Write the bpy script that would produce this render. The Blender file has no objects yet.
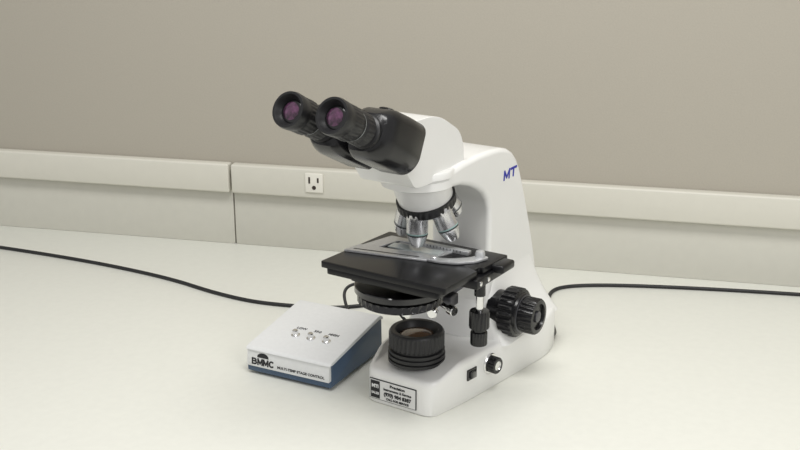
import bpy, bmesh, math
from mathutils import Matrix, Vector

scene = bpy.context.scene
COL = scene.collection
scene.view_settings.view_transform = 'Standard'
scene.view_settings.look = 'None'
rad = math.radians

# ------------------------------------------------------------ materials
def mat(name, col, rough=0.5, metal=0.0, coat=0.0, noise=0.0, nscale=60.0, bump=0.0, spec=0.5, trans=0.0):
    m = bpy.data.materials.new(name); m.use_nodes = True
    nt = m.node_tree; b = nt.nodes['Principled BSDF']
    b.inputs['Base Color'].default_value = (*col, 1)
    b.inputs['Roughness'].default_value = rough
    b.inputs['Metallic'].default_value = metal
    b.inputs['Coat Weight'].default_value = coat
    b.inputs['Coat Roughness'].default_value = .12
    b.inputs['Specular IOR Level'].default_value = spec
    b.inputs['Transmission Weight'].default_value = trans
    tc = nt.nodes.new('ShaderNodeTexCoord')
    nz = nt.nodes.new('ShaderNodeTexNoise'); nz.inputs['Scale'].default_value = nscale
    nz.inputs['Detail'].default_value = 4
    nt.links.new(tc.outputs['Object'], nz.inputs['Vector'])
    if noise > 0:
        cr = nt.nodes.new('ShaderNodeValToRGB')
        cr.color_ramp.elements[0].position = .3; cr.color_ramp.elements[1].position = .7
        cr.color_ramp.elements[0].color = (*[c*(1-noise) for c in col], 1)
        cr.color_ramp.elements[1].color = (*[min(1, c*(1+noise)) for c in col], 1)
        nt.links.new(nz.outputs['Fac'], cr.inputs['Fac'])
        nt.links.new(cr.outputs['Color'], b.inputs['Base Color'])
    if bump > 0:
        bp = nt.nodes.new('ShaderNodeBump'); bp.inputs['Strength'].default_value = bump
        bp.inputs['Distance'].default_value = .001
        nt.links.new(nz.outputs['Fac'], bp.inputs['Height'])
        nt.links.new(bp.outputs['Normal'], b.inputs['Normal'])
    return m

M_white = mat('white_enamel', (.82, .82, .80), .28, coat=.4, noise=.01, nscale=20)
M_black = mat('black_satin', (.007, .007, .008), .25, noise=.1, nscale=200)
M_stage = mat('black_stage_coat', (.007, .007, .008), .28, noise=.1, nscale=200, spec=.35)
M_blackm = mat('black_matte', (.012, .012, .013), .42, noise=.1, nscale=200)
M_gloss = mat('black_gloss', (.008, .008, .009), .15, coat=.5)
M_rubber = mat('rubber', (.010, .010, .011), .40, noise=.1, nscale=100)
M_cable = mat('cable_rubber', (.012, .012, .013), .5, noise=.1, nscale=100)
M_silver = mat('satin_steel', (.70, .70, .71), .25, metal=.9, noise=.04, nscale=300)
M_clamp = mat('clamp_steel', (.62, .63, .64), .35, metal=.65, noise=.06, nscale=300)
M_chrome = mat('chrome', (.8, .8, .8), .12, metal=1)
M_grey = mat('grey_metal', (.36, .38, .39), .35, metal=.6, noise=.05, nscale=200)
M_dark = mat('dark_metal', (.10, .10, .11), .35, metal=.6, noise=.05, nscale=200)
M_teal = mat('teal_band', (.28, .42, .40), .35)
M_lens = mat('purple_coated_lens', (.085, .03, .07), .04, metal=.2, coat=.8, noise=1.0, nscale=160)
M_amber = mat('lamp_glass', (.12, .07, .04), .12, coat=1)
M_slide = mat('slide_glass', (.45, .5, .5), .1, coat=1)
M_blue = mat('blue_grey_paint', (.055, .095, .16), .4, noise=.05)
M_boxw = mat('box_offwhite', (.74, .75, .75), .4, noise=.02, nscale=200)
M_ink = mat('black_ink', (.01, .01, .012), .6)
M_inkw = mat('white_ink', (.8, .8, .8), .6)
M_bluink = mat('blue_marker', (.02, .025, .35), .5)
M_label = mat('label_paper', (.74, .74, .73), .5)
M_wall = mat('taupe_panel', (.40, .372, .315), .8, noise=.03, nscale=400, bump=.15)
M_race = mat('cream_raceway', (.62, .605, .535), .45, noise=.01)
M_splash = mat('cream_backsplash', (.57, .56, .50), .5, noise=.015)
M_table = mat('laminate_worktop', (.77, .775, .715), .38, noise=.015, nscale=90)
M_floor = mat('floor_vinyl', (.3, .29, .26), .6, noise=.1, nscale=8)
M_outlet = mat('outlet_plastic', (.74, .72, .65), .35)
M_slot = mat('slot_dark', (.03, .02, .015), .7)

# ------------------------------------------------------------ helpers
def finish(bm, name, mats, parent=None, sharp=35, wn=False):
    bmesh.ops.recalc_face_normals(bm, faces=bm.faces)
    me = bpy.data.meshes.new(name)
    bm.to_mesh(me); bm.free()
    if not isinstance(mats, (list, tuple)): mats = [mats]
    for m in mats: me.materials.append(m)
    for p in me.polygons: p.use_smooth = True
    me.set_sharp_from_angle(angle=rad(sharp))
    o = bpy.data.objects.new(name, me)
    if me.vertices:
        xs = [v.co.x for v in me.vertices]; ys = [v.co.y for v in me.vertices]; zs = [v.co.z for v in me.vertices]
        c = Vector(((min(xs)+max(xs))/2, (min(ys)+max(ys))/2, min(zs)))
        me.transform(Matrix.Translation(-c)); o.location = c
        o['abs'] = list(c)
    COL.objects.link(o)
    if parent is not None: setpar(o, parent)
    if wn:
        w = o.modifiers.new('wn', 'WEIGHTED_NORMAL'); w.keep_sharp = True; w.weight = 90
    return o

def setpar(o, parent):
    o.parent = parent
    if parent.type != 'EMPTY':
        o.location = Vector(o['abs']) - Vector(parent['abs'])

def merge(bm, own):
    tmp = bpy.data.meshes.new('tmp'); own.to_mesh(tmp); own.free()
    bm.from_mesh(tmp); bpy.data.meshes.remove(tmp)
    return bm

def prism_bm(pts, axis, lo, hi, bevel=0, segs=3, angle=30, bm=None, mi=0, M=None):
    own = bmesh.new()
    def co(p, t):
        if axis == 'x': return Vector((t, p[0], p[1]))
        if axis == 'y': return Vector((p[0], t, p[1]))
        return Vector((p[0], p[1], t))
    a = [own.verts.new(co(p, lo)) for p in pts]; b = [own.verts.new(co(p, hi)) for p in pts]
    n = len(pts)
    own.faces.new(a); own.faces.new(b[::-1])
    for i in range(n):
        own.faces.new((a[i], b[i], b[(i+1) % n], a[(i+1) % n]))
    bmesh.ops.recalc_face_normals(own, faces=own.faces)
    if bevel > 0:
        es = [e for e in own.edges if len(e.link_faces) == 2 and e.calc_face_angle(0) > rad(angle)]
        bmesh.ops.bevel(own, geom=es, offset=bevel, segments=segs, profile=.5, affect='EDGES', clamp_overlap=True)
    for f in own.faces: f.material_index = mi
    if M is not None: own.transform(M)
    return own if bm is None else merge(bm, own)

def box_bm(x0, x1, y0, y1, z0, z1, bevel=0, bm=None, mi=0, M=None, segs=3):
    return prism_bm([(x0, y0), (x1, y0), (x1, y1), (x0, y1)], 'z', z0, z1, bevel, segs, bm=bm, mi=mi, M=M)

def lathe_bm(prof, M=None, seg=64, bm=None, mi=0, mis=None, k=.04, cap=True):
    own = bmesh.new(); rings = []
    for p in prof:
        r, z = p[0], p[1]; kn = len(p) > 2 and p[2]
        ring = []
        for i in range(seg):
            a = 2*math.pi*i/seg
            rr = r*(1-k) if (kn and (i//2) % 2) else r
            ring.append(own.verts.new((rr*math.cos(a), rr*math.sin(a), z)))
        rings.append(ring)
    for j in range(len(rings)-1):
        for i in range(seg):
            f = own.faces.new((rings[j][i], rings[j][(i+1) % seg], rings[j+1][(i+1) % seg], rings[j+1][i]))
            f.material_index = mis[j] if mis else mi
    if cap:
        f = own.faces.new(rings[0][::-1]); f.material_index = mis[0] if mis else mi
        f = own.faces.new(rings[-1]); f.material_index = mis[-1] if mis else mi
    if M is not None: own.transform(M)
    if bm is None: return own
    bmesh.ops.recalc_face_normals(own, faces=own.faces)
    return merge(bm, own)

def round_poly(pts, r, n=6):
    out = []; N = len(pts)
    for i in range(N):
        p = Vector(pts[i]); a = Vector(pts[i-1]); b = Vector(pts[(i+1) % N])
        rr = r[i] if isinstance(r, (list, tuple)) else r
        da = (a-p); db = (b-p)
        l = min(rr, da.length*.49, db.length*.49)
        s = p+da.normalized()*l; e = p+db.normalized()*l
        for j in range(n+1):
            t = j/n
            out.append(tuple((1-t)**2*s+2*t*(1-t)*p+t*t*e))
    return out

def loft_bm(rings, bm=None, mi=0):
    own = bmesh.new(); R = [[own.verts.new(v) for v in r] for r in rings]; n = len(R[0])
    for j in range(len(R)-1):
        for i in range(n):
            own.faces.new((R[j][i], R[j][(i+1) % n], R[j+1][(i+1) % n], R[j+1][i]))
    own.faces.new(R[0][::-1]); own.faces.new(R[-1])
    for f in own.faces: f.material_index = mi
    bmesh.ops.recalc_face_normals(own, faces=own.faces)
    return own if bm is None else merge(bm, own)

def text_obj(s, size, M, m, parent, name='lettering', bold=0.0, sx=1.0, shear=0.0, thick=.0002, spacing=1.0):
    cu = bpy.data.curves.new('t', 'FONT'); cu.body = s; cu.size = size; cu.extrude = thick
    cu.align_x = 'CENTER'; cu.align_y = 'CENTER'; cu.offset = bold; cu.shear = shear; cu.space_character = spacing
    t = bpy.data.objects.new('t', cu); COL.objects.link(t)
    dg = bpy.context.evaluated_depsgraph_get(); dg.update()
    me = bpy.data.meshes.new_from_object(t.evaluated_get(dg))
    bpy.data.objects.remove(t)
    me.transform(M @ Matrix.Diagonal((sx, 1, 1, 1)))
    bm = bmesh.new(); bm.from_mesh(me); bpy.data.meshes.remove(me)
    for f in bm.faces: f.material_index = 0
    return finish(bm, name, m, parent)

def _arc(cx, cy, rx, ry, a0, a1, n=10):
    return [(cx+rx*math.cos(rad(a0+(a1-a0)*i/n)), cy+ry*math.sin(rad(a0+(a1-a0)*i/n))) for i in range(n+1)]
STROKES = {
    'M': [[(.06, 0), (.06, 1)], [(.06, 1), (.5, .18)], [(.5, .18), (.94, 1)], [(.94, 1), (.94, 0)]],
    'T': [[(0, .94), (1, .94)], [(.5, .94), (.5, 0)]],
    'B': [[(.08, 0), (.08, 1)], [(.08, .93), (.55, .93)]+_arc(.55, .73, .27, .20, 90, -90)+[(.08, .53)], [(.08, .53), (.58, .53)]+_arc(.58, .30, .32, .23, 90, -90)+[(.08, .07)]],
    'C': [_arc(.52, .5, .44, .44, 50, 310, 16)],
}
def stroke_text(s, h, w, gap, th_, M, m, parent, slant=0.0):
    tot = len(s)*w+(len(s)-1)*gap; bm = bmesh.new(); lift = 0
    for i, ch in enumerate(s):
        x0 = -tot/2+i*(w+gap)
        for pl in STROKES[ch]:
            for (a, b) in zip(pl[:-1], pl[1:]):
                A_ = Vector((x0+a[0]*w+slant*a[1]*h, (a[1]-.5)*h)); B_ = Vector((x0+b[0]*w+slant*b[1]*h, (b[1]-.5)*h))
                dd = (B_-A_).normalized()*th_*.3; nn = Vector((-dd.y, dd.x)).normalized()*th_*.5
                q = [A_-dd-nn, B_+dd-nn, B_+dd+nn, A_-dd+nn]
                prism_bm([tuple(v) for v in q], 'z', -.0001, .0002+lift, bm=bm); lift += .000002
    bm.transform(M)
    return finish(bm, 'lettering', m, parent)

def frame(o, ex, ey, ez):
    ex, ey, ez = Vector(ex).normalized(), Vector(ey).normalized(), Vector(ez).normalized()
    M = Matrix.Identity(4)
    for i in range(3):
        M[i][0] = ex[i]; M[i][1] = ey[i]; M[i][2] = ez[i]; M[i][3] = o[i]
    return M

def along(p, d):
    d = Vector(d).normalized()
    q = d.to_track_quat('Z', 'Y').to_matrix().to_4x4()
    return Matrix.Translation(p) @ q

def empty(name, loc, rz, label, category):
    e = bpy.data.objects.new(name, None); COL.objects.link(e)
    e.location = loc; e.rotation_euler = (0, 0, rad(rz)); e.empty_display_size = .05
    e['label'] = label; e['category'] = category
    return e

def cable(name, pts, r, m, label=None, parent=None):
    cu = bpy.data.curves.new(name, 'CURVE'); cu.dimensions = '3D'
    sp = cu.splines.new('NURBS'); sp.points.add(len(pts)-1)
    for i, p in enumerate(pts): sp.points[i].co = (*p, 1)
    sp.use_endpoint_u = True; sp.order_u = 4; sp.resolution_u = 12
    cu.bevel_depth = r; cu.bevel_resolution = 4; cu.use_fill_caps = True
    t = bpy.data.objects.new('t', cu); COL.objects.link(t)
    dg = bpy.context.evaluated_depsgraph_get(); dg.update()
    me = bpy.data.meshes.new_from_object(t.evaluated_get(dg)); bpy.data.objects.remove(t)
    bm = bmesh.new(); bm.from_mesh(me); bpy.data.meshes.remove(me)
    for f in bm.faces: f.material_index = 0
    o = finish(bm, name, m, parent)
    if parent is None:
        o['label'] = label; o['category'] = 'cable'
    return o

# ------------------------------------------------------------ room
def struct(o): o['kind'] = 'structure'; return o
WY = .508
o = finish(box_bm(-2.2, 2.6, WY, WY+.1, -.76, 1.7), 'wall_back', M_wall); struct(o)
o = finish(box_bm(-2.2, 2.6, -2.4, WY, -.86, -.76), 'floor', M_floor); struct(o)
bm = bmesh.new()
for a, b in ((-2.2, -.4345), (-.432, 2.6)):
    box_bm(a, b, WY-.006, WY, .0, .100, .001, bm=bm)
o = finish(bm, 'trim_1', M_splash); struct(o)
bm = bmesh.new()
for a, b in ((-2.2, -.4355), (-.431, 2.6)):
    box_bm(a, b, WY-.020, WY, .096, .146, .003, bm=bm)
o = finish(bm, 'trim_2', M_race); struct(o)

bench = empty('work_bench', (0, 0, -.76), 0, 'long cream laminate laboratory bench against the wall', 'table')
def inb(o):
    o.parent = bench; o.location.z += .76; return o
o = finish(box_bm(-1.6, 2.0, -.46, WY-.0005, -.035, 0, .003), 'bench_top', M_table); inb(o)
for x in (-1.45, 1.8):
    for y in (-.38, .40):
        o = finish(box_bm(x, x+.05, y, y+.05, -.76, -.035, .003), 'leg', M_race); inb(o)

out = empty('power_outlet', (-.282, WY-.020, .1235), 0, 'cream three-prong power outlet set in the cable raceway', 'outlet')
finish(box_bm(-.0155, .0155, -.003, 0, -.0165, .0165, .001), 'cover_plate', M_outlet, out)
bm = box_bm(-.0095, -.0065, -.0036, -.002, -.001, .010)
box_bm(.0055, .0085, -.0036, -.002, .001, .009, bm=bm)
prism_bm([(.0035*math.cos(a*math.pi/6), -.008+.0035*math.sin(a*math.pi/6)) for a in range(12)], 'y', -.0036, -.002, bm=bm)
finish(bm, 'socket_slot', M_slot, out)

# ------------------------------------------------------------ microscope
mic = empty('microscope', (0, 0, 0), -19.8, 'white compound microscope with black binocular eyepieces and black stage', 'microscope')

def zt(y):
    t = min(1, max(0, (y+.041)/.05)); t = t*t*(3-2*t)
    return .044+.012*t
outl = round_poly([(-.046, -.041), (.046, -.041), (.060, .02), (.083, .20), (.070, .252), (-.070, .252), (-.083, .20), (-.060, .02)],
                  [.014, .014, .03, .03, .03, .03, .03, .03], 8)
def ring(sc, f, dz=0):
    out_ = []
    for (x, y) in outl:
        cx, cy = 0, .105
        l = math.hypot(x-cx, y-cy); k = (l-sc)/l
        out_.append((cx+(x-cx)*k, cy+(y-cy)*k, zt(y)*f+dz))
    return out_
bm = loft_bm([ring(.002, 0), ring(0, 0, .002), ring(0, 1, -.007), ring(.0006, 1, -.0045), ring(.002, 1, -.002), ring(.0045, 1, -.0005), ring(.008, 1, 0)])
rings = []
for i in range(13):
    t = i/12; z = .05+.095*t; s = (1-t)**2
    w = .0412+.034*s; y0 = .1045-.018*s; y1 = .240+.008*s-.014*t
    rings.append([(x, y, z) for x, y in round_poly([(-w, y0), (w, y0), (w, y1), (-w, y1)], .014, 5)])
loft_bm(rings, bm=bm)
base = finish(bm, 'base', M_white, mic, 40)

prof = [(.100, .045), (.100, .205), (.0985, .220), (.093, .233), (.083, .244), (.070, .252), (.052, .260), (.030, .266), (-.002, .269),
        (-.002, .288), (.03, .292), (.07, .294), (.100, .2935), (.125, .2915), (.144, .287), (.158, .280), (.169, .270), (.178, .257), (.188, .236),
        (.200, .208), (.213, .176), (.225, .144), (.236, .110), (.241, .08), (.243, .045)]
bm = prism_bm(prof, 'x', -.042, .042, .0065, 5, 35)
lathe_bm([(.037, .268), (.042, .270), (.042, .279), (.040, .281)], bm=bm)
arm = finish(bm, 'arm', M_white, mic, 40, wn=True)
stroke_text('MT', .0108, .0150, .0028, .0031, frame((.0422, .149, .2550), (0, 1, .02), (0, -.02, 1), (1, 0, 0)), M_bluink, arm, slant=.12)

lab = finish(box_bm(-.040, .026, -.0422, -.0409, .006, .0325, .0004), 'name_plate', M_ink, mic)
FY = -.0423
bm = box_bm(-.0390, .025, FY-.0003, FY+.0003, .007, .0315)
s_ = finish(bm, 'paper_label', M_label, lab)
bm = box_bm(-.0380, -.025, FY-.0006, FY+.0001, .008, .0305)
finish(bm, 'emblem', M_ink, lab)
def ft(s, x, z, size, m=M_ink, b=0.0001, sx=1):
    return text_obj(s, size, frame((x, FY-.0006, z), (1, 0, 0), (0, 0, 1), (0, -1, 0)), m, lab, bold=b, sx=sx, thick=.0003)
ft('MTI', -.0315, .0235, .006, M_inkw, .0003)
ft('SALES', -.0315, .0145, .0042, M_inkw, .0001)
ft('Precision', 0, .0275, .0048, b=.0001, sx=1.2)
ft('Instruments & Service', 0, .0222, .0044, b=.00005)
ft('(970) 984 8387', 0, .0158, .0062, b=.0002)
ft('CALL FOR SERVICE', 0, .0100, .0038, b=.00005)

# head
th = rad(25)
D = Vector((0, -math.cos(th), math.sin(th))); Pp = Vector((0, math.sin(th), math.cos(th)))
F = Vector((0, -.048, .316))
T = Matrix.Translation(F) @ Matrix(((1, 0, 0, 0), (0, Pp.y, D.y, 0), (0, Pp.z, D.z, 0), (0, 0, 0, 1)))
def tp(p, z):
    v = F+Pp*p+D*z; return (v.y, v.z)
hp_ = round_poly([tp(-.036, -.002), tp(-.022, .025), tp(.0315, .029), (-.014, .356), (.034, .330), (.045, .310), (.045, .281), (-.046, .281)],
                 [.012, .010, .006, .022, .016, .016, .001, .001], 7)
bm = prism_bm(hp_, 'x', -.035, .035, .008, 6, 35)
lathe_bm([(.040, .2805), (.043, .282), (.043, .288), (.041, .290)], bm=bm)
head = finish(bm, 'viewing_head', M_white, mic, 45, wn=True)
bm = lathe_bm([(.024, .024), (.0245, .027), (.0245, .037), (.023, .039)], T)
finish(bm, 'hinge_plate', M_black, head)
for sx in (-1, 1):
    cx = sx*.0266
    rings = []
    for (z, hx, hp, c) in ((.028, .0235, .0270, .001), (.0285, .0245, .0282, .001), (.0300, .0252, .0288, .001), (.055, .0254, .0288, .0015), (.080, .0252, .0282, .0015),
                              (.086, .0246, .0273, .0015), (.0905, .0236, .0260, .0012), (.098, .0212, .0225, .0003), (.1015, .0190, .0200, 0)):
        k = .007
        pts = [(-hx+k*.6, -hp), (hx-k*1.6, -hp), (hx, -hp+k*2), (hx, hp-k), (hx-k, hp), (-hx+k, hp), (-hx, hp-k), (-hx, -hp+k)] if sx > 0 else \
              [(-hx+k*1.6, -hp), (hx-k*.6, -hp), (hx, -hp+k), (hx, hp-k), (hx-k, hp), (-hx+k, hp), (-hx, hp-k), (-hx, -hp+k*2)]
        rr = round_poly(pts, .009, 6)
        rings.append([T @ Vector((cx+x, y+c, z)) for x, y in rr])
    bm = loft_bm(rings)
    lathe_bm([(.0085, .0), (.0085, .0018), (.007, .0027), (.003, .0027)], T @ Matrix.Translation((cx, .0293, .074)) @ Matrix.Rotation(rad(-90), 4, 'X'), seg=32, bm=bm)
    lathe_bm([(.0045, .0), (.0045, .0012), (.003, .0018)], T @ Matrix.Translation((cx, .0296, .045)) @ Matrix.Rotation(rad(-90), 4, 'X'), seg=24, bm=bm)
    finish(bm, 'prism_housing', M_black, head, 50)
    TC = T @ Matrix.Translation((cx, 0, 0))
    ey = [(.0180, .100), (.0180, .105), (.0170, .106), (.0150, .107), (.0150, .110), (.0175, .111), (.0175, .112, 1), (.0175, .122, 1), (.0170, .123), (.0155, .125), (.0155, .130), (.0178, .133),
          (.0184, .134, 1), (.0184, .146, 1), (.0178, .148), (.0178, .151), (.0188, .153), (.0192, .161), (.0184, .165), (.0160, .165), (.0148, .163), (.0118, .157)]
    bm = lathe_bm(ey, TC, seg=96)
    lathe_bm([(.01585, .1265), (.01585, .1273)], TC, bm=bm, mi=1, cap=False)
    finish(bm, 'eyepiece', [M_rubber, M_grey], head, 40)
    bm = lathe_bm([(.0130, .1560), (.0120, .1578), (.0095, .1590)], TC, mi=1)
    lathe_bm([(.0095, .1585), (.0092, .1592), (.0075, .1598), (.005, .1603), (.001, .1606)], TC, bm=bm)
    l = finish(bm, 'lens', [M_lens, M_gloss], head); l['label'] = 'purple coated glass lens'

# nosepiece
al = rad(21)
apex = Vector((0, 0, .296)); A = Vector((0, math.sin(al), -math.cos(al)))
NM = along(apex, A)
bm = lathe_bm([(.030, .048), (.0352, .049), (.0352, .051, 1), (.0352, .058, 1), (.0347, .059), (.032, .0595), (.031, .062), (.024, .067), (.012, .069), (.008, .073), (.003, .0735)], NM, seg=120, k=.03,
              mis=[0, 0, 0, 0, 0, 1, 1, 1, 1, 1])
nose = finish(bm, 'nosepiece', [M_blackm, M_grey], mic)
rings = []
for t in (0, .25, .5, .75, 1):
    c = Vector((0, .006, .270)).lerp(NM @ Vector((0, 0, .0485)), t)
    q = Matrix.Rotation(al*t, 3, 'X')
    rr = .0345-.002*t
    rings.append([c+q @ Vector((rr*math.cos(a), rr*math.sin(a), 0)) for a in [2*math.pi*i/64 for i in range(64)]])
bm = loft_bm(rings)
finish(bm, 'nosepiece_mount', M_white, mic)
specs = [(0, .043, 1), (72, .050, 0), (144, .036, 1), (216, .036, 0), (288, .044, 1)]
for az, L, hi in specs:
    R = Matrix.Rotation(rad(az), 3, A)
    d = R @ Vector((0, 0, -1))
    OM = along(apex+d*.059, d)
    rb = .0126
    pr = [(.0095, 0), (.0108, .0005), (.0134, .003), (.0134, .005, 1), (.0134, .010, 1), (rb, .011), (rb, L*.60), (rb, L*.635), (rb, L*.67), (rb*.95, L*.72), (rb*.80, L*.86), (rb*.72, L*.92), (rb*.55, L), (rb*.3, L)]
    bm = lathe_bm(pr, OM, seg=48, mis=[0, 0, 0, 0, 0, 0, 1, 2, 0, 0, 0, 0, 3])
    o = finish(bm, 'objective', [M_silver, M_teal if hi else M_grey, M_blackm, M_gloss], nose)
    o['label'] = 'silver objective with a coloured band' if hi else 'silver objective with a grey band'

# stage
bm = prism_bm(round_poly([(-.075, -.088), (.090, -.088), (.092, -.020), (.087, -.020), (.087, -.008), (.0925, -.008), (.095, .047), (-.070, .047)], .003, 4), 'z', .1795, .187, .0008, 2)
prism_bm(round_poly([(-.070, -.085), (.080, -.085), (.080, .055), (-.066, .055)], .005, 5), 'z', .1715, .1783, .001, 2, bm=bm)
prism_bm(round_poly([(-.045, -.074), (.060, -.074), (.060, .060), (-.045, .060)], .006, 5), 'z', .165, .180, .001, 2, bm=bm)
box_bm(.068, .097, -.030, .050, .168, .1790, .0015, bm=bm)
box_bm(.078, .108, .010, .040, .176, .1862, .003, bm=bm)
for yy in (-.022, -.004):
    lathe_bm([(.0028, 0), (.0028, .0015), (.002, .002)], along((.0965, yy, .1735), (1, 0, 0)), seg=20, bm=bm, mi=1)
stage = finish(bm, 'stage', [M_stage, M_chrome], mic, 40)
o = finish(box_bm(-.032, .032, .030, .104, .138, .166, .003), 'stage_bracket', M_blackm, mic)
Z = .187; HM = Matrix.Translation((.006, -.008, 0))
bm = box_bm(-.030, .052, .026, .034, Z, Z+.005, .0005)
for i in range(16):
    box_bm(-.026+i*.0045, -.0255+i*.0045, .0255, .027, Z+.002, Z+.0045, bm=bm, mi=1)
prism_bm(round_poly([(-.040, .002), (.022, -.004), (.028, .010), (.032, .026), (-.040, .026)], .002, 4), 'z', Z, Z+.0014, .0002, 2, bm=bm)
prism_bm([(-.078, -.038), (.022, -.018), (.024, .002), (-.074, -.012)], 'z', Z+.0002, Z+.0028, .0002, 1, bm=bm)
prism_bm([(-.070, -.0305), (.010, -.0145), (.010, -.0125), (-.070, -.0282)], 'z', Z+.0027, Z+.0030, 0, 2, bm=bm, mi=1)
prism_bm([(-.072, -.018), (-.052, -.016), (-.042, .024), (-.028, .026), (-.028, .036), (-.060, .036)], 'z', Z+.0002, Z+.0026, .0002, 1, bm=bm)
prism_bm(round_poly([(.018, -.016), (.036, -.016), (.056, -.009), (.073, .008), (.079, .028), (.066, .030), (.059, .015), (.046, .002), (.034, -.004), (.018, -.004)], .004, 4), 'z', Z+.0005, Z+.0034, .0004, 2, bm=bm)
lathe_bm([(.006, 0), (.006, .006, 1), (.005, .009), (.003, .010)], Matrix.Translation((.069, .024, Z+.001)), seg=32, bm=bm)
lathe_bm([(.004, 0), (.004, .004), (.003, .005)], Matrix.Translation((.028, -.010, Z+.001)), seg=24, bm=bm)
bm.transform(HM)
o = finish(bm, 'specimen_holder', [M_clamp, M_blackm], stage, 40); o['label'] = 'brushed steel specimen clamp'
o = finish(box_bm(-.036, .030, -.006, .010, Z+.0014, Z+.0026, M=Matrix.Rotation(rad(4), 4, 'Z')), 'slide', M_slide, stage)
bm = lathe_bm([(.0045, .118), (.0045, .172)], Matrix.Translation((.078, .012, 0)), seg=24, mi=1)
lathe_bm([(.006, .083), (.0095, .084), (.0100, .085, 1), (.0100, .099, 1), (.0095, .100), (.0075, .101), (.0075, .104), (.0115, .105), (.0120, .106, 1), (.0120, .124, 1), (.0112, .126), (.005, .127)],
         Matrix.Translation((.078, .012, 0)), bm=bm, seg=64, k=.07)
lathe_bm([(.0065, .145), (.0065, .168)], Matrix.Translation((.078, .012, 0)), bm=bm, seg=24)
finish(bm, 'stage_control_knob', [M_black, M_chrome], stage, 40)

# condenser
CT = Matrix.Translation((-.004, -.030, 0))
bm = lathe_bm([(.040, .1480), (.0510, .1485), (.0535, .1495), (.0535, .1560), (.0525, .1570), (.030, .1572)], CT, seg=96)
lathe_bm([(.030, .1350), (.048, .1355), (.0500, .1370), (.0500, .138, 1), (.0500, .1440, 1), (.0490, .1450), (.044, .1455), (.044, .1485)], CT, seg=120, bm=bm, k=.025)
lathe_bm([(.018, .118), (.022, .119), (.023, .121, 1), (.023, .130, 1), (.030, .131), (.030, .138)], seg=64, bm=bm)
lathe_bm([(.026, .155), (.026, .160), (.018, .166), (.012, .172)], seg=64, bm=bm)
lathe_bm([(.005, .130), (.0055, .132), (.0055, .1355)], Matrix.Translation((.02, -.055, 0)), seg=24, bm=bm, mi=1)
cond = finish(bm, 'condenser', [M_gloss, M_chrome], mic, 40)
bm = prism_bm(round_poly([(-.028, -.012), (.028, -.012), (.022, .104), (-.022, .104)], .006, 4), 'z', .124, .1345, .001, 2)
box_bm(.022, .040, .010, .030, .120, .1345, .002, bm=bm)
finish(bm, 'condenser_carrier', M_dark, mic)
for q_, dd in (((.034, .002, .127), (1, -.35, -.1)), ((.030, -.005, .127), (.3, -1, -.1))):
    bm = lathe_bm([(.003, 0), (.003, .012), (.0055, .0125), (.006, .013, 1), (.006, .021, 1), (.005, .022)], along(q_, dd), seg=32)
    finish(bm, 'centering_screw', M_chrome, cond)

# lamp housing
bm = lathe_bm([(.033, .050), (.0345, .051), (.0345, .0545), (.0325, .055), (.0325, .0565), (.0345, .057), (.0345, .0605), (.0325, .061), (.0325, .0625), (.034, .063), (.034, .066),
               (.031, .067), (.031, .069), (.0330, .0695), (.0335, .070, 1), (.0335, .0865, 1), (.0328, .0875), (.032, .089), (.031, .090), (.026, .090), (.024, .087), (.021, .080)], seg=144, k=.04)
lamp = finish(bm, 'lamp_housing', M_blackm, mic, 40)
bm = lathe_bm([(.0225, .078), (.020, .0835), (.014, .0860), (.006, .0873), (.001, .0875)], seg=48)
finish(bm, 'lens', M_amber, lamp)

for sx in (1, -1):
    FM = along((sx*.041, .120, .086), (sx, 0, 0))
    bm = lathe_bm([(.024, 0), (.024, .016), (.0300, .018), (.0315, .020, 1), (.0315, .035, 1), (.0300, .037), (.0265, .038), (.0260, .041), (.0245, .042), (.023, .0425), (.0220, .043), (.0230, .045, 1), (.0230, .060, 1),
                   (.0215, .062), (.0165, .0625), (.0155, .0590), (.0075, .0590), (.007, .0615), (.003, .062)], FM, seg=96, k=.07,
                  mis=[0, 0, 0, 0, 0, 0, 0, 0, 1, 0, 0, 0, 0, 0, 0, 0, 1, 1])
    finish(bm, 'focus_knob', [M_black, M_dark], mic, 40)
nx = Vector((.9919, -.1267, 0))
tdir = Vector((.1267, .9919, 0))
def side_pt(y, z): return Vector((.060+(y-.02)*.1278, y, z))
bm = lathe_bm([(.0135, -.002), (.0135, .002), (.0125, .003)], along(side_pt(.064, .036), nx), seg=48, mi=1)
lathe_bm([(.0105, .002), (.0105, .004, 1), (.0105, .012, 1), (.0095, .013), (.006, .013), (.0055, .012), (.002, .012)], along(side_pt(.064, .036), nx), seg=64, k=.08, bm=bm,
         mis=[0, 0, 0, 0, 1, 1, 1])
finish(bm, 'brightness_knob', [M_black, M_chrome], mic, 40)
SM = frame(side_pt(.028, .035), tdir, (0, 0, 1), nx)
bm = box_bm(-.009, .009, -.007, .007, -.002, .0012, .0008, M=SM)
box_bm(-.006, .006, -.0045, .0045, .0, .0035, .001, M=SM @ Matrix.Rotation(rad(10), 4, 'Y'), bm=bm)
finish(bm, 'power_switch', M_gloss, mic)

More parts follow.
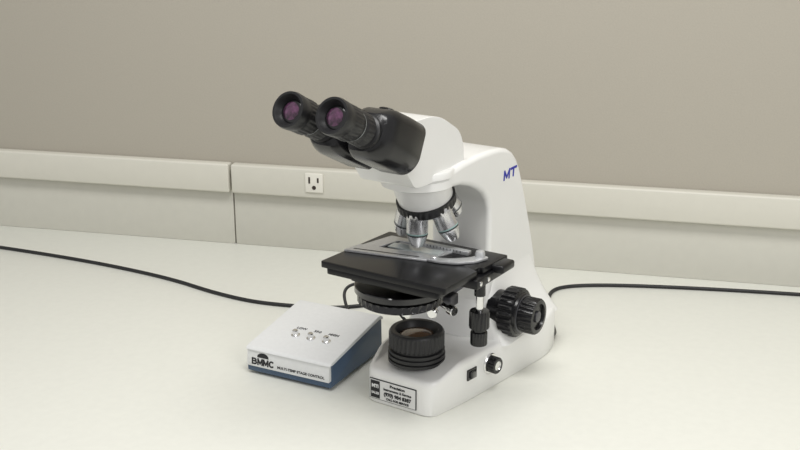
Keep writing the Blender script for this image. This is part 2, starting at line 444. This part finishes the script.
# ------------------------------------------------------------ control box
cb = empty('control_box', (-.224, .018, 0), -13.8, 'white and blue control box with sloping top and three small knobs', 'control box')
bm = prism_bm([(-.001, .004), (-.001, .0118), (.003, .0118), (.003, .034), (.124, .0512), (.133, .048), (.134, .004)], 'x', -.0005, .1225, .001, 2)
chas = finish(bm, 'chassis', M_blue, cb)
bm = prism_bm([(-.003, .0335), (-.001, .036), (.003, .038), (.122, .0545), (.129, .054), (.1355, .050), (.1355, .046), (.126, .049), (.005, .0335)], 'x', -.0015, .1235, .0010, 2, 20)
prism_bm([(-.003, .0118), (-.001, .035), (.01, .036), (.01, .0118)], 'x', .0000, .1210, .0005, 2, 20, bm=bm)
cov = finish(bm, 'cover', M_boxw, cb, 30)
for x in (.012, .110):
    for y in (.014, .118):
        bm = lathe_bm([(.006, 0), (.0065, .001), (.0065, .005)], Matrix.Translation((x, y, 0)), seg=24)
        finish(bm, 'rubber_foot', M_rubber, cb)
slp = (.0545-.038)/(.122-.003)
sl = math.atan(slp); nrm = Vector((0, -math.sin(sl), math.cos(sl))); up = Vector((0, math.cos(sl), math.sin(sl)))
def ztop(y): return .038+(y-.003)*slp
for x in (.045, .068, .091):
    bm = lathe_bm([(.0058, -.001), (.0058, .001), (.0045, .0015), (.0038, .002), (.0038, .007), (.0028, .008)], along((x, .043, ztop(.043)), nrm), seg=24)
    finish(bm, 'knob', M_chrome, cb)
for s, x in (('LOW', .044), ('37.0', .068), ('HIGH', .092)):
    text_obj(s, .0062, frame((x, .060, ztop(.060)+.0002), (1, 0, 0), up, nrm), M_ink, cov, bold=.0001)
fn = Vector((0, -1, .087)).normalized(); fu = Vector((0, .087, 1)).normalized()
def ff(z): return -.003+(z-.012)*.087-.0001
stroke_text('BMMC', .0078, .0072, .0014, .0019, frame((.024, ff(.0190), .0190), (1, 0, 0), fu, fn), M_ink, cov)
text_obj('MULTI-TEMP STAGE CONTROL', .0046, frame((.080, ff(.0170), .0170), (1, 0, 0), fu, fn), M_ink, cov, bold=.0001, sx=1.08)
tri = prism_bm([(-.0085, 0)]+[(-.0085*math.cos(a*math.pi/10), .0062*math.sin(a*math.pi/10)**.8) for a in range(1, 10)]+[(.0085, 0)], 'z', -.0001, .0003, M=frame((.024, ff(.0250), .0250), (1, 0, 0), fu, fn))
finish(tri, 'emblem', M_ink, cov)

# ------------------------------------------------------------ cables
r = .0028
cable('stage_cable', [(-.115, .134, .028), (-.130, .155, .038), (-.152, .180, .062), (-.120, .200, .068), (-.085, .200, .050), (-.06, .190, .015), (-.03, .178, .0023), (.0, .165, .012)], .0022, M_cable, 'thin black cable linking the control box and the microscope')
cable('power_cable', [(-1.3, .44, r), (-.8, .39, r), (-.50, .325, r), (-.40, .275, r), (-.3535, .258, r), (-.3058, .243, r), (-.249, .240, r), (-.1718, .245, r), (-.1264, .275, r),
                      (-.03, .33, r), (.06, .32, r), (.085, .275, .010), (.085, .240, .018)], r, M_cable, 'black power cable lying on the bench behind the control box')
cable('lamp_cable', [(.135, .185, .020), (.146, .190, .016), (.150, .215, .006), (.140, .26, r), (.128, .33, r), (.122, .39, r), (.150, .424, r), (.28, .452, r), (.6, .47, r), (1.2, .47, r)], r, M_cable, 'black cable running from the microscope to the wall')

# ------------------------------------------------------------ lights
def area(name, loc, tgt, size, power, col=(1, 1, 1)):
    l = bpy.data.lights.new(name, 'AREA'); l.shape = 'RECTANGLE'; l.size = size[0]; l.size_y = size[1]; l.energy = power; l.color = col
    o = bpy.data.objects.new(name, l); COL.objects.link(o); o.location = loc
    o.rotation_euler = (Vector(tgt)-Vector(loc)).to_track_quat('-Z', 'Y').to_euler()
area('ceiling_light', (.1, -.5, 1.75), (.05, .1, 0), (1.2, .5), 24, (1, .99, .965))
area('side_light', (1.6, -1.6, 1.3), (0, 0, .1), (.8, .8), 12, (1, .99, .985))  # square area lamp from behind the camera on the right
w = bpy.data.worlds.new('w'); scene.world = w; w.use_nodes = True
w.node_tree.nodes['Background'].inputs['Color'].default_value = (1, .99, .975, 1)
w.node_tree.nodes['Background'].inputs['Strength'].default_value = .5

# ------------------------------------------------------------ camera
cam = bpy.data.cameras.new('cam'); co_ = bpy.data.objects.new('cam', cam); COL.objects.link(co_)
co_.location = (.2488, -1.1485, .59); co_.rotation_euler = (rad(72.5), 0, rad(13.2))
cam.sensor_width = 36; cam.lens = 1062/800*36; cam.clip_start = .01
scene.camera = co_
